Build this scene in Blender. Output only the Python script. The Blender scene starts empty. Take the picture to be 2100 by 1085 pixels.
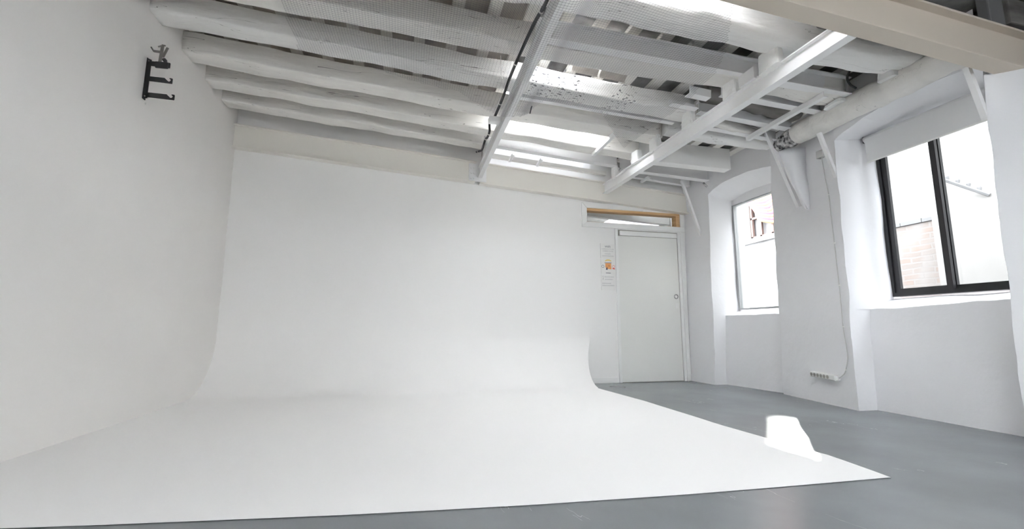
import bpy, math, random
from mathutils import Vector, Matrix, noise
random.seed(7)
PI = math.pi
scn = bpy.context.scene
COL = scn.collection

# ------------------------------------------------------------------ camera
cam_d = bpy.data.cameras.new('camera')
cam = bpy.data.objects.new('camera', cam_d); COL.objects.link(cam)
cam_d.sensor_width = 36.0
cam_d.lens = 925.8 / 2100 * 36
cam_d.clip_start = 0.05; cam_d.clip_end = 200
yaw, pit, rol = [math.radians(a) for a in (13.41, 8.14, 0.0877)]
cam.matrix_world = (Matrix.Translation((0, 0, 0.708)) @ Matrix.Rotation(-yaw, 4, 'Z')
                    @ Matrix.Rotation(PI / 2 + pit, 4, 'X') @ Matrix.Rotation(rol, 4, 'Z'))
scn.camera = cam

# ------------------------------------------------------------------ world, sun, exposure
w = bpy.data.worlds.new('overcast_sky'); scn.world = w; w.use_nodes = True
wn = w.node_tree.nodes; wl = w.node_tree.links
bg = wn['Background']
bg.inputs['Color'].default_value = (0.92, 0.93, 1.0, 1)
bg.inputs['Strength'].default_value = 6.0
sun_d = bpy.data.lights.new('sun', 'SUN'); sun = bpy.data.objects.new('sun', sun_d); COL.objects.link(sun)
sun_d.energy = 42.0; sun_d.angle = math.radians(1.0); sun_d.color = (1.0, 0.97, 0.92)
SD = Vector((-0.67, -0.74, -0.70)).normalized()      # direction the light travels
sun.rotation_euler = SD.to_track_quat('-Z', 'Y').to_euler()
sun.location = (12, 14, 14)
scn.view_settings.view_transform = 'Standard'
scn.view_settings.look = 'None'
scn.view_settings.exposure = 1.5
scn.view_settings.gamma = 1.0
scn.view_settings.use_curve_mapping = False
scn.cycles.max_bounces = 14
scn.cycles.diffuse_bounces = 10
scn.cycles.glossy_bounces = 4
scn.cycles.transmission_bounces = 8
scn.cycles.transparent_max_bounces = 12
scn.cycles.sample_clamp_indirect = 8
scn.cycles.caustics_reflective = False
scn.cycles.use_denoising = True

def portal(loc, rot, sx, sy):
    d = bpy.data.lights.new('daylight_portal', 'AREA'); o = bpy.data.objects.new('daylight_portal', d)
    COL.objects.link(o); d.shape = 'RECTANGLE'; d.size = sx; d.size_y = sy
    o.location = loc; o.rotation_euler = rot; d.cycles.is_portal = True

# ------------------------------------------------------------------ materials
def mat(name, col, rough=0.8, metal=0.0, spec=0.5, bump=0.0, bscale=20.0, stretch=(1, 1, 1), var=0.0, vscale=3.0,
        vcol=None, dist=0.01, detail=4.0):
    m = bpy.data.materials.new(name); m.use_nodes = True
    nt = m.node_tree; N = nt.nodes; L = nt.links
    b = N['Principled BSDF']
    b.inputs['Base Color'].default_value = (*col, 1)
    b.inputs['Roughness'].default_value = rough
    b.inputs['Metallic'].default_value = metal
    b.inputs['Specular IOR Level'].default_value = spec
    tc = N.new('ShaderNodeTexCoord'); mp = N.new('ShaderNodeMapping')
    mp.inputs['Scale'].default_value = stretch
    L.new(tc.outputs['Object'], mp.inputs['Vector'])
    if bump:
        n = N.new('ShaderNodeTexNoise'); n.inputs['Scale'].default_value = bscale; n.inputs['Detail'].default_value = detail
        L.new(mp.outputs['Vector'], n.inputs['Vector'])
        bp = N.new('ShaderNodeBump'); bp.inputs['Strength'].default_value = bump; bp.inputs['Distance'].default_value = dist
        L.new(n.outputs['Fac'], bp.inputs['Height']); L.new(bp.outputs['Normal'], b.inputs['Normal'])
    if var:
        n2 = N.new('ShaderNodeTexNoise'); n2.inputs['Scale'].default_value = vscale; n2.inputs['Detail'].default_value = 5
        L.new(mp.outputs['Vector'], n2.inputs['Vector'])
        r = N.new('ShaderNodeValToRGB'); r.color_ramp.elements[0].position = 0.35; r.color_ramp.elements[1].position = 0.65
        c2 = vcol if vcol else tuple(c * (1 - var) for c in col)
        r.color_ramp.elements[0].color = (*c2, 1); r.color_ramp.elements[1].color = (*col, 1)
        L.new(n2.outputs['Fac'], r.inputs['Fac']); L.new(r.outputs['Color'], b.inputs['Base Color'])
    return m

def crack(m, scale, stretch, width, col, thr_pos=0.0, det=2.0, xgate=None):
    """thin dark drying cracks / flaked specks laid over the base colour"""
    nt = m.node_tree; N = nt.nodes; L = nt.links; b = N['Principled BSDF']
    tc = N.new('ShaderNodeTexCoord'); mp = N.new('ShaderNodeMapping'); mp.inputs['Scale'].default_value = stretch
    L.new(tc.outputs['Object'], mp.inputs['Vector'])
    nz = N.new('ShaderNodeTexNoise'); nz.inputs['Scale'].default_value = scale; nz.inputs['Detail'].default_value = det
    L.new(mp.outputs['Vector'], nz.inputs['Vector'])
    # |fac-0.5| < width -> crack, gated by a second noise
    s = N.new('ShaderNodeMath'); s.operation = 'SUBTRACT'; s.inputs[1].default_value = 0.5
    L.new(nz.outputs['Fac'], s.inputs[0])
    a = N.new('ShaderNodeMath'); a.operation = 'ABSOLUTE'; L.new(s.outputs[0], a.inputs[0])
    c = N.new('ShaderNodeMath'); c.operation = 'LESS_THAN'; c.inputs[1].default_value = width; L.new(a.outputs[0], c.inputs[0])
    g = N.new('ShaderNodeTexNoise'); g.inputs['Scale'].default_value = 2.3; L.new(tc.outputs['Object'], g.inputs['Vector'])
    gt = N.new('ShaderNodeMath'); gt.operation = 'GREATER_THAN'; gt.inputs[1].default_value = 0.5 + thr_pos; L.new(g.outputs['Fac'], gt.inputs[0])
    mu = N.new('ShaderNodeMath'); mu.operation = 'MULTIPLY'; L.new(c.outputs[0], mu.inputs[0]); L.new(gt.outputs[0], mu.inputs[1])
    if xgate is not None:
        sx = N.new('ShaderNodeSeparateXYZ'); L.new(tc.outputs['Object'], sx.inputs[0])
        g2 = N.new('ShaderNodeMath'); g2.operation = 'GREATER_THAN'; g2.inputs[1].default_value = xgate; L.new(sx.outputs['X'], g2.inputs[0])
        m2 = N.new('ShaderNodeMath'); m2.operation = 'MULTIPLY'; L.new(mu.outputs[0], m2.inputs[0]); L.new(g2.outputs[0], m2.inputs[1]); mu = m2
    mx = N.new('ShaderNodeMix'); mx.data_type = 'RGBA'
    src = b.inputs['Base Color'].links[0].from_socket if b.inputs['Base Color'].links else None
    if src: L.new(src, mx.inputs['A'])
    else: mx.inputs['A'].default_value = b.inputs['Base Color'].default_value
    mx.inputs['B'].default_value = (*col, 1)
    L.new(mu.outputs[0], mx.inputs['Factor']); L.new(mx.outputs['Result'], b.inputs['Base Color'])
    return m

M = {}
M['plaster'] = mat('white_plaster', (0.80, 0.797, 0.81), 0.9, bump=0.30, bscale=9, dist=0.015, spec=0.2, detail=6)
M['smooth_plaster'] = mat('smooth_white_plaster', (0.78, 0.762, 0.738), 0.9, bump=0.12, bscale=14, dist=0.006, spec=0.2, var=0.03, vscale=1.2, detail=7)
M['board'] = mat('painted_board', (0.83, 0.822, 0.808), 0.75, spec=0.25, bump=0.02, bscale=40)
M['cyc'] = mat('cyclorama_paint', (0.83, 0.822, 0.810), 0.75, spec=0.25, bump=0.02, bscale=40)
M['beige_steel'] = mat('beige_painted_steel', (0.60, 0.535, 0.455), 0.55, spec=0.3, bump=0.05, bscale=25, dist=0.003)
M['floor'] = mat('grey_floor_paint', (0.200, 0.217, 0.222), 0.27, spec=0.5, bump=0.07, bscale=5, dist=0.004, var=0.16, vscale=1.6, detail=8)
crack(M['floor'], 3.0, (1.6, 0.35, 1), 0.0014, (0.36, 0.37, 0.375), 0.08, 4.0)
M['steel'] = mat('white_painted_steel', (0.80, 0.795, 0.795), 0.5, spec=0.35, bump=0.04, bscale=30, dist=0.003)
M['cream_steel'] = mat('cream_painted_steel', (0.78, 0.755, 0.70), 0.55, spec=0.3, bump=0.05, bscale=25, dist=0.003)
def whitewash(name, col, var):
    m = mat(name, col, 0.85, spec=0.15, bump=0.9, bscale=7, dist=0.03, stretch=(0.22, 1, 1), var=var, vscale=3.5, detail=9)
    return crack(m, 5.0, (0.07, 2.0, 2.0), 0.0016, (0.24, 0.23, 0.22), 0.03, 3.0)
def specks(m, x0, x1, scale=26, thr=0.63, col=(0.09, 0.09, 0.095)):
    nt = m.node_tree; N = nt.nodes; L = nt.links; b = N['Principled BSDF']
    tc = N.new('ShaderNodeTexCoord'); mp = N.new('ShaderNodeMapping'); mp.inputs['Scale'].default_value = (0.7, 1.3, 1.3)
    L.new(tc.outputs['Object'], mp.inputs['Vector'])
    def noise_gt(sc, det, t, vec):
        n = N.new('ShaderNodeTexNoise'); n.inputs['Scale'].default_value = sc; n.inputs['Detail'].default_value = det; L.new(vec, n.inputs['Vector'])
        g = N.new('ShaderNodeMath'); g.operation = 'GREATER_THAN'; g.inputs[1].default_value = t; L.new(n.outputs['Fac'], g.inputs[0]); return g.outputs[0]
    def mul(a, b_):
        k = N.new('ShaderNodeMath'); k.operation = 'MULTIPLY'; L.new(a, k.inputs[0]); L.new(b_, k.inputs[1]); return k.outputs[0]
    sx = N.new('ShaderNodeSeparateXYZ'); L.new(tc.outputs['Object'], sx.inputs[0])
    def cmp(op, v):
        k = N.new('ShaderNodeMath'); k.operation = op; k.inputs[1].default_value = v; L.new(sx.outputs['X'], k.inputs[0]); return k.outputs[0]
    f = mul(mul(noise_gt(scale, 7, thr, mp.outputs['Vector']), noise_gt(3.2, 2, 0.50, tc.outputs['Object'])), mul(cmp('GREATER_THAN', x0), cmp('LESS_THAN', x1)))
    mx = N.new('ShaderNodeMix'); mx.data_type = 'RGBA'; L.new(b.inputs['Base Color'].links[0].from_socket, mx.inputs['A']); mx.inputs['B'].default_value = (*col, 1)
    L.new(f, mx.inputs['Factor']); L.new(mx.outputs['Result'], b.inputs['Base Color'])
    return m
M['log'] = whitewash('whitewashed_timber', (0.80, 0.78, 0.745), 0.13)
M['log_lit'] = whitewash('lit_whitewashed_timber', (0.84, 0.835, 0.82), 0.07)  # paler copy of the log whitewash, coloured as if brightly lit
M['log_flaked'] = specks(whitewash('flaking_whitewashed_timber', (0.82, 0.81, 0.79), 0.10), 2.95, 4.4, 42, 0.60)
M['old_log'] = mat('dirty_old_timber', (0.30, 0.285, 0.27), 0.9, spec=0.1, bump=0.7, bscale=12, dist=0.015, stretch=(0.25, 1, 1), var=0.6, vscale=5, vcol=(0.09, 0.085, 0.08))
M['charred'] = mat('charred_timber', (0.66, 0.65, 0.64), 0.95, spec=0.1, bump=1.0, bscale=26, dist=0.03, var=0.9, vscale=24, vcol=(0.02, 0.02, 0.022))
M['batten'] = mat('painted_batten', (0.78, 0.76, 0.72), 0.8, spec=0.2, bump=0.2, bscale=20)
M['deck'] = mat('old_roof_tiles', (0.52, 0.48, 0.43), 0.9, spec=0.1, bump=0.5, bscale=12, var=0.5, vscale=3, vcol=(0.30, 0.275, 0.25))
M['deck_grey'] = mat('unlit_grey_roof_boards', (0.24, 0.235, 0.23), 0.9, spec=0.1, bump=0.6, bscale=10, var=0.5, vscale=5, vcol=(0.09, 0.088, 0.085))  # unpainted boards, darkened further to show the right bays as unlit
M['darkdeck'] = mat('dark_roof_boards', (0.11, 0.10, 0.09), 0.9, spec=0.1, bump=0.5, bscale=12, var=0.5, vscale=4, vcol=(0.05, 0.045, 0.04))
M['packer'] = crack(mat('mortar_block', (0.80, 0.80, 0.79), 0.95, spec=0.1, bump=0.9, bscale=22, dist=0.012), 12, (1, 1, 1), 0.004, (0.3, 0.3, 0.3), 0.08)
M['black'] = mat('black_cable_jacket', (0.03, 0.03, 0.033), 0.5, spec=0.4)
M['black_metal'] = mat('black_metal', (0.018, 0.018, 0.02), 0.42, spec=0.5, bump=0.05, bscale=30)
M['clamp'] = mat('dull_clamp_metal', (0.22, 0.21, 0.20), 0.45, metal=0.7)
M['net'] = mat('net_cord', (0.16, 0.16, 0.17), 0.8)
M['cord'] = mat('white_cord', (0.78, 0.77, 0.74), 0.7)
M['alu'] = mat('aluminium_frame', (0.42, 0.43, 0.43), 0.4, metal=0.6)
M['white_plastic'] = mat('white_plastic', (0.80, 0.80, 0.78), 0.4, spec=0.5)
M['grey_white'] = mat('grey_white_plastic', (0.55, 0.55, 0.54), 0.45)
M['grey_plastic'] = mat('grey_plastic', (0.52, 0.52, 0.50), 0.5)
M['socket'] = mat('socket_plastic', (0.38, 0.36, 0.32), 0.5)
M['dark'] = mat('dark_gap', (0.02, 0.02, 0.03), 0.8)
M['blind'] = mat('blind_fabric', (0.72, 0.72, 0.72), 0.9, spec=0.1, bump=0.05, bscale=200)
M['pine'] = mat('pine_wood', (0.72, 0.50, 0.28), 0.6, spec=0.3, stretch=(0.3, 1, 6), var=0.25, vscale=9, vcol=(0.56, 0.34, 0.17))
M['door'] = mat('door_laminate', (0.76, 0.76, 0.73), 0.28, spec=0.5)
M['trim'] = mat('white_trim_paint', (0.80, 0.80, 0.785), 0.4, spec=0.4)
M['chrome'] = mat('chrome', (0.6, 0.6, 0.6), 0.2, metal=1.0)
M['paper'] = mat('sign_board', (0.80, 0.79, 0.77), 0.5)
M['ink'] = mat('grey_ink', (0.16, 0.16, 0.19), 0.8)
M['pale_ink'] = mat('pale_ink', (0.42, 0.42, 0.43), 0.8)
M['orange'] = mat('orange_print', (0.80, 0.36, 0.13), 0.7)
M['yellow'] = mat('yellow_print', (0.82, 0.62, 0.15), 0.7)
M['red'] = mat('red_print', (0.75, 0.14, 0.12), 0.7)
M['navy'] = mat('navy_print', (0.03, 0.035, 0.09), 0.7)
M['ext_white'] = mat('courtyard_render', (0.215, 0.208, 0.198), 0.95, spec=0.1, bump=0.2, bscale=5, var=0.12, vscale=1.2)
M['ext_paint'] = mat('outer_wall_paint', (0.55, 0.54, 0.53), 0.9)
M['ext_dim'] = mat('dark_courtyard_render', (0.15, 0.15, 0.15), 0.95, spec=0.1, bump=0.2, bscale=5, var=0.1, vscale=1.2)  # darker tone of the courtyard render, also on the bar and stub
M['ext_roof'] = mat('far_rooftop', (0.4, 0.36, 0.32), 0.95)
M['pink'] = mat('pink_cloth', (0.28, 0.09, 0.15), 0.9)
M['apricot'] = mat('apricot_cloth', (0.30, 0.19, 0.095), 0.9)
M['brown_paint'] = mat('brown_window_paint', (0.16, 0.105, 0.09), 0.7)
M['pane_dim'] = mat('dusty_pane', (0.20, 0.19, 0.19), 0.5)

def brick(name, c1, c2, mortar, scale=1.0):
    m = bpy.data.materials.new(name); m.use_nodes = True
    N = m.node_tree.nodes; L = m.node_tree.links; b = N['Principled BSDF']; b.inputs['Roughness'].default_value = 0.95
    tc = N.new('ShaderNodeTexCoord'); sp = N.new('ShaderNodeSeparateXYZ'); cb = N.new('ShaderNodeCombineXYZ')
    L.new(tc.outputs['Object'], sp.inputs[0]); L.new(sp.outputs['Y'], cb.inputs['X']); L.new(sp.outputs['Z'], cb.inputs['Y'])
    nz = N.new('ShaderNodeTexNoise'); nz.inputs['Scale'].default_value = 3; L.new(tc.outputs['Object'], nz.inputs['Vector'])
    ad = N.new('ShaderNodeMix'); ad.data_type = 'VECTOR'; ad.inputs['Factor'].default_value = 0.06
    L.new(cb.outputs[0], ad.inputs['A']); L.new(nz.outputs['Color'], ad.inputs['B'])
    br = N.new('ShaderNodeTexBrick'); br.inputs['Scale'].default_value = scale
    br.inputs['Brick Width'].default_value = 0.30; br.inputs['Row Height'].default_value = 0.085; br.inputs['Mortar Size'].default_value = 0.012
    br.inputs['Color1'].default_value = (*c1, 1); br.inputs['Color2'].default_value = (*c2, 1); br.inputs['Mortar'].default_value = (*mortar, 1)
    L.new(ad.outputs['Result'], br.inputs['Vector'])
    n2 = N.new('ShaderNodeTexNoise'); n2.inputs['Scale'].default_value = 2.5; n2.inputs['Detail'].default_value = 6
    L.new(tc.outputs['Object'], n2.inputs['Vector'])
    rp = N.new('ShaderNodeValToRGB'); rp.color_ramp.elements[0].position = 0.45; rp.color_ramp.elements[1].position = 0.62
    L.new(n2.outputs['Fac'], rp.inputs['Fac'])
    mx = N.new('ShaderNodeMix'); mx.data_type = 'RGBA'; L.new(rp.outputs['Color'], mx.inputs['Factor'])
    L.new(br.outputs['Color'], mx.inputs['A']); mx.inputs['B'].default_value = (*mortar, 1)
    L.new(mx.outputs['Result'], b.inputs['Base Color'])
    bp = N.new('ShaderNodeBump'); bp.inputs['Strength'].default_value = 0.8; bp.inputs['Distance'].default_value = 0.02
    L.new(br.outputs['Fac'], bp.inputs['Height']); bp.invert = True; L.new(bp.outputs['Normal'], b.inputs['Normal'])
    return m
M['brick'] = brick('salmon_brick', (0.165, 0.125, 0.105), (0.15, 0.132, 0.12), (0.175, 0.162, 0.152))
M['white_brick'] = brick('limewashed_brick', (0.16, 0.156, 0.152), (0.12, 0.117, 0.114), (0.20, 0.197, 0.194))

def glassmat(name, tint=(0.96, 0.98, 0.97)):
    m = bpy.data.materials.new(name); m.use_nodes = True
    N = m.node_tree.nodes; L = m.node_tree.links; N.remove(N['Principled BSDF'])
    t = N.new('ShaderNodeBsdfTransparent'); t.inputs['Color'].default_value = (*tint, 1)
    g = N.new('ShaderNodeBsdfGlossy'); g.inputs['Roughness'].default_value = 0.02
    mx = N.new('ShaderNodeMixShader'); mx.inputs[0].default_value = 0.04; L.new(t.outputs[0], mx.inputs[1]); L.new(g.outputs[0], mx.inputs[2])
    L.new(mx.outputs[0], N['Material Output'].inputs['Surface'])
    return m
M['glass'] = glassmat('window_glass')
def frosted():
    m = bpy.data.materials.new('frosted_rooflight'); m.use_nodes = True
    N = m.node_tree.nodes; L = m.node_tree.links; N.remove(N['Principled BSDF'])
    t = N.new('ShaderNodeBsdfTranslucent'); t.inputs['Color'].default_value = (0.88, 0.90, 0.92, 1)
    d = N.new('ShaderNodeBsdfDiffuse'); d.inputs['Color'].default_value = (0.9, 0.9, 0.9, 1)
    mx = N.new('ShaderNodeMixShader'); mx.inputs[0].default_value = 0.12
    L.new(t.outputs[0], mx.inputs[1]); L.new(d.outputs[0], mx.inputs[2]); L.new(mx.outputs[0], N['Material Output'].inputs['Surface'])
    return m
M['frosted'] = frosted()

# ------------------------------------------------------------------ mesh helpers
class MB:
    def __init__(s): s.v = []; s.f = []
    def add(s, vs, fs):
        k = len(s.v); s.v += [tuple(p) for p in vs]; s.f += [tuple(i + k for i in f) for f in fs]; return s
    def box(s, a, b):
        x0, y0, z0 = a; x1, y1, z1 = b
        return s.add([(x0,y0,z0),(x1,y0,z0),(x1,y1,z0),(x0,y1,z0),(x0,y0,z1),(x1,y0,z1),(x1,y1,z1),(x0,y1,z1)],
                     [(0,3,2,1),(4,5,6,7),(0,1,5,4),(1,2,6,5),(2,3,7,6),(3,0,4,7)])
    def loft(s, rings, cap=True, closed=True):
        n = len(rings[0]); vs = [p for r in rings for p in r]; fs = []
        for i in range(len(rings) - 1):
            for j in range(n if closed else n - 1):
                a = i * n + j; b = i * n + (j + 1) % n; fs.append((a, b, b + n, a + n))
        if cap and closed:
            fs.append(tuple(range(n))[::-1]); fs.append(tuple(range((len(rings) - 1) * n, len(rings) * n)))
        return s.add(vs, fs)
    def prism(s, poly, d):            # poly: 3D points, d: extrusion vector
        d = Vector(d); return s.loft([[Vector(p) for p in poly], [Vector(p) + d for p in poly]])
    def tube(s, pts, r, n=8, cap=True):
        pts = [Vector(p) for p in pts]; rings = []; up = None
        for i, p in enumerate(pts):
            t = (pts[min(i + 1, len(pts) - 1)] - pts[max(i - 1, 0)]).normalized()
            if up is None:
                up = Vector((0, 0, 1)) if abs(t.z) < 0.9 else Vector((1, 0, 0))
            a = t.cross(up).normalized(); up = a.cross(t).normalized()
            rr = r[i] if isinstance(r, (list, tuple)) else r
            rings.append([p + a * rr * math.cos(2 * PI * k / n) + up * rr * math.sin(2 * PI * k / n) for k in range(n)])
        return s.loft(rings, cap)
    def profile(s, p0, p1, prof, up=(0, 0, 1)):   # sweep a 2D profile (side, up) from p0 to p1
        p0 = Vector(p0); p1 = Vector(p1); t = (p1 - p0).normalized(); up = Vector(up)
        a = t.cross(up).normalized(); u = a.cross(t).normalized()
        return s.loft([[p + a * q[0] + u * q[1] for q in prof] for p in (p0, p1)])
    def build(s, name, m, parent=None, smooth=False, label=None, cat=None, group=None, kind=None, bevel=0, loc=None):
        if loc is not None:
            s.v = [(p[0]-loc[0], p[1]-loc[1], p[2]-loc[2]) for p in s.v]
        me = bpy.data.meshes.new(name); me.from_pydata(s.v, [], s.f); me.update()
        import bmesh
        bm = bmesh.new(); bm.from_mesh(me); bmesh.ops.recalc_face_normals(bm, faces=bm.faces); bm.to_mesh(me); bm.free()
        me.materials.append(m)
        if smooth:
            for p in me.polygons: p.use_smooth = True
        o = bpy.data.objects.new(name, me); COL.objects.link(o)
        if loc is not None: o.location = loc
        if parent: o.parent = parent; 
        if bevel:
            b = o.modifiers.new('bevel', 'BEVEL'); b.width = bevel; b.segments = 2; b.limit_method = 'ANGLE'
        tag(o, label, cat, group, kind)
        return o
def tag(o, label=None, cat=None, group=None, kind=None):
    if label: o['label'] = label
    if cat: o['category'] = cat
    if group: o['group'] = group
    if kind: o['kind'] = kind
def empty(name, loc, label, cat, group=None):
    o = bpy.data.objects.new(name, None); COL.objects.link(o); o.location = loc; o.empty_display_size = 0.1
    tag(o, label, cat, group); return o
def child(o, parent):      # parent while keeping world coordinates of vertices
    o.parent = parent; o.matrix_parent_inverse = Matrix.Translation(-Vector(parent.location)); return o

def nz(p, sc, amp, seed=0):
    v = noise.noise_vector(Vector(p) * sc + Vector((seed, seed * 1.7, 0))); return v * amp

def patch(mb, p00, p10, p11, p01, step=0.05, amp=0.013, sc=3.2):
    p00, p10, p11, p01 = map(Vector, (p00, p10, p11, p01))
    nu = max(1, int(max((p10 - p00).length, (p11 - p01).length) / step)); nv = max(1, int(max((p01 - p00).length, (p11 - p10).length) / step))
    vs = []
    for j in range(nv + 1):
        for i in range(nu + 1):
            a = i / nu; b = j / nv
            p = p00 * (1-a) * (1-b) + p10 * a * (1-b) + p11 * a * b + p01 * (1-a) * b
            vs.append(p + nz(p, sc, amp) + nz(p, 11, amp * 0.3))
    fs = [(j*(nu+1)+i, j*(nu+1)+i+1, (j+1)*(nu+1)+i+1, (j+1)*(nu+1)+i) for j in range(nv) for i in range(nu)]
    mb.add(vs, fs)

SL = 0.0726
def rz(x, zb=3.16): return zb - SL * (x + 2)      # height of the log undersides at x (the roof falls to the right)

# ------------------------------------------------------------------ room shell
D = 5.68
fl = MB(); fl.box((-2.25, -4.2, -0.15), (5.0, 6.0, 0.0)); fl.build('floor', M['floor'], kind='structure')
lw = MB(); patch(lw, (-2.0, 5.9, -0.02), (-2.0, -4.1, -0.02), (-2.0, -4.1, 3.5), (-2.0, 5.9, 3.5), step=0.09, amp=0.006, sc=1.6)
lw.box((-2.25, -4.1, -0.02), (-2.012, 5.9, 3.6)); lw.build('wall_left', M['smooth_plaster'], kind='structure', smooth=True)
# back wall with the door opening (x 2.89..3.79, z < 2.05) and the transom opening
bw = MB()
TX0, TX1, TZ0, TZ1 = 2.41, 3.86, 2.175, 2.345
def wallpiece(x0, x1, z0, z1): bw.box((x0, D, z0), (x1, D + 0.12, z1))
wallpiece(-2.2, TX0, 0, 3.6); wallpiece(TX0, 2.862, 0, TZ0); wallpiece(2.862, 3.80, 2.08, TZ0)
wallpiece(3.80, 4.3, 0, TZ0); wallpiece(TX1, 4.3, TZ0, 3.4); wallpiece(TX0, TX1, TZ1, 3.4)
bw.build('wall_back', M['board'], kind='structure')
rw_back = MB()
for q in ((-2.25, 0.51, -0.1, 3.6), (2.8, 5.0, -0.1, 3.6), (0.51, 2.8, -0.1, 0.8), (0.51, 2.8, 2.35, 3.6)): rw_back.box((q[0], -4.3, q[2]), (q[1], -4.1, q[3]))
wf = MB()
for x in (0.51, 1.63, 2.74): wf.box((x, -4.22, 0.8), (x + .06, -4.16, 2.35))
wf.box((0.51, -4.22, 0.8), (2.8, -4.16, 0.86)); wf.box((0.51, -4.22, 2.29), (2.8, -4.16, 2.35))
WF = wf.build('window_13', M['black_metal'], kind='structure')  # unseen window added behind the camera to light the back wall
g = MB(); g.box((0.57, -4.195, .86), (2.74, -4.19, 2.29)); child(g.build('pane', M['glass']), WF)
rw_back.build('wall_front', M['smooth_plaster'], kind='structure')

# window wall: piers, recessed aprons and splayed niches of thick rough plaster
r = MB(); ZT = 3.05
def face(a, b, z0, z1):            # vertical rough face between plan points a and b; each (x, y) or (x, y, xtop)
    ax = a[2] if len(a) > 2 else a[0]; bx = b[2] if len(b) > 2 else b[0]
    def X(p, top, z): return p[0] + (top - p[0]) * z / 2.5
    patch(r, (X(a, ax, z0), a[1], z0), (X(b, bx, z0), b[1], z0), (X(b, bx, z1), b[1], z1), (X(a, ax, z1), a[1], z1))
P1a = (3.905, 5.70, 3.94); P1b = (3.94, 5.20, 4.00)
P2a = (4.125, 4.31, 4.19); P2b = (3.917, 3.29, 3.965)
P3a = (3.955, 2.20, 3.93)
face(P1a, P1b, -0.02, ZT)
face(P2a, P2b, -0.02, ZT)
def topx(p, z): return p[0] + ((p[2] if len(p) > 2 else p[0]) - p[0]) * z / 2.5
# niche 1
arch1 = [(5.20, 2.53), (5.12, 2.585), (4.98, 2.635), (4.80, 2.665), (4.60, 2.675), (4.42, 2.66), (4.31, 2.64)]
FX1 = 4.36
def fx1(y, z):
    t = (5.20 - y) / (5.20 - 4.31); return topx(P1b, z) * (1 - t) + topx(P2a, z) * t
for (ya, za), (yb, zb_) in zip(arch1[:-1], arch1[1:]):
    patch(r, (fx1(ya, za), ya, za), (fx1(yb, zb_), yb, zb_), (fx1(yb, ZT), yb, ZT), (fx1(ya, ZT), ya, ZT))
    def wz(y): return 2.47 + 0.04 * math.sin(PI * (5.2 - y) / 0.89)
    patch(r, (fx1(ya, za), ya, za), (fx1(yb, zb_), yb, zb_), (FX1, yb, wz(yb)), (FX1, ya, wz(ya)))
    patch(r, (FX1, ya, wz(ya)), (FX1, yb, wz(yb)), (FX1, yb, 2.395), (FX1, ya, 2.395))
patch(r, (fx1(5.2, 0), 5.2, -0.02), (4.13, 5.2, -0.02), (4.18, 5.2, 0.885), (fx1(5.2, 0.885), 5.2, 0.885))
patch(r, (fx1(5.2, 0.885), 5.2, 0.885), (FX1, 5.2, 0.885), (FX1, 5.2, 2.50), (fx1(5.2, 2.53), 5.2, 2.53))
patch(r, (4.10, 5.2, -0.02), (4.195, 4.31, -0.02), (4.205, 4.31, 0.885), (4.15, 5.2, 0.885))
patch(r, (4.15, 5.2, 0.885), (4.205, 4.31, 0.885), (FX1, 4.31, 0.965), (FX1, 5.2, 0.945))
patch(r, (fx1(4.31, 0), 4.31, -0.02), (4.2, 4.31, -0.02), (4.21, 4.31, 0.885), (fx1(4.31, 0.885), 4.31, 0.885))
patch(r, (fx1(4.31, 0.885), 4.31, 0.885), (FX1, 4.31, 0.885), (FX1, 4.31, 2.64), (fx1(4.31, 2.64), 4.31, 2.64))
# niche 2
arch2 = [(3.29, 2.50), (3.20, 2.545), (3.0, 2.60), (2.7, 2.635), (2.45, 2.62), (2.12, 2.585)]
FX2 = 4.43
def fx2(y, z):
    t = (3.29 - y) / (3.29 - 2.12); return topx(P2b, z) * (1 - t) + topx(P3a, z) * t
for (ya, za), (yb, zb_) in zip(arch2[:-1], arch2[1:]):
    patch(r, (fx2(ya, za), ya, za), (fx2(yb, zb_), yb, zb_), (fx2(yb, ZT), yb, ZT), (fx2(ya, ZT), ya, ZT))
    patch(r, (fx2(ya, za), ya, za), (fx2(yb, zb_), yb, zb_), (FX2, yb, 2.56), (FX2, ya, 2.56))
    patch(r, (FX2, ya, 2.56), (FX2, yb, 2.56), (FX2, yb, 2.50), (FX2, ya, 2.50))
patch(r, (P2b[0], 3.29, -0.02), (4.11, 3.29, -0.02), (4.16, 3.29, 0.89), (topx(P2b, .89), 3.29, 0.89))
patch(r, (topx(P2b, .89), 3.29, 0.89), (FX2, 3.27, 0.89), (FX2, 3.27, 2.56), (topx(P2b, 2.5), 3.29, 2.50))
patch(r, (4.11, 3.29, -0.02), (4.06, 2.1, -0.02), (4.12, 2.1, 0.925), (4.16, 3.29, 0.89))
patch(r, (4.16, 3.29, 0.89), (4.12, 2.1, 0.925), (FX2, 2.1, 0.99), (FX2, 3.29, 0.99))
patch(r, (P3a[0], 2.20, -0.02), (P3a[0] + .3, 2.15, -0.02), (FX2, 2.09, 2.56), (topx(P3a, 2.58), 2.12, 2.585))
patch(r, (P3a[0], 2.20, -0.02), (4.25, 1.72, -0.02), (4.25, 1.72, 2.50), (topx(P3a, 2.5), 2.12, 2.50))
patch(r, (4.25, 1.72, -0.02), (3.95, 0.9, -0.02), (3.95, 0.9, 2.50), (4.25, 1.72, 2.50))
patch(r, (4.36, 1.95, 2.5), (3.95, 0.9, 2.5), (3.95, 0.9, ZT), (4.36, 1.95, ZT))
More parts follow.
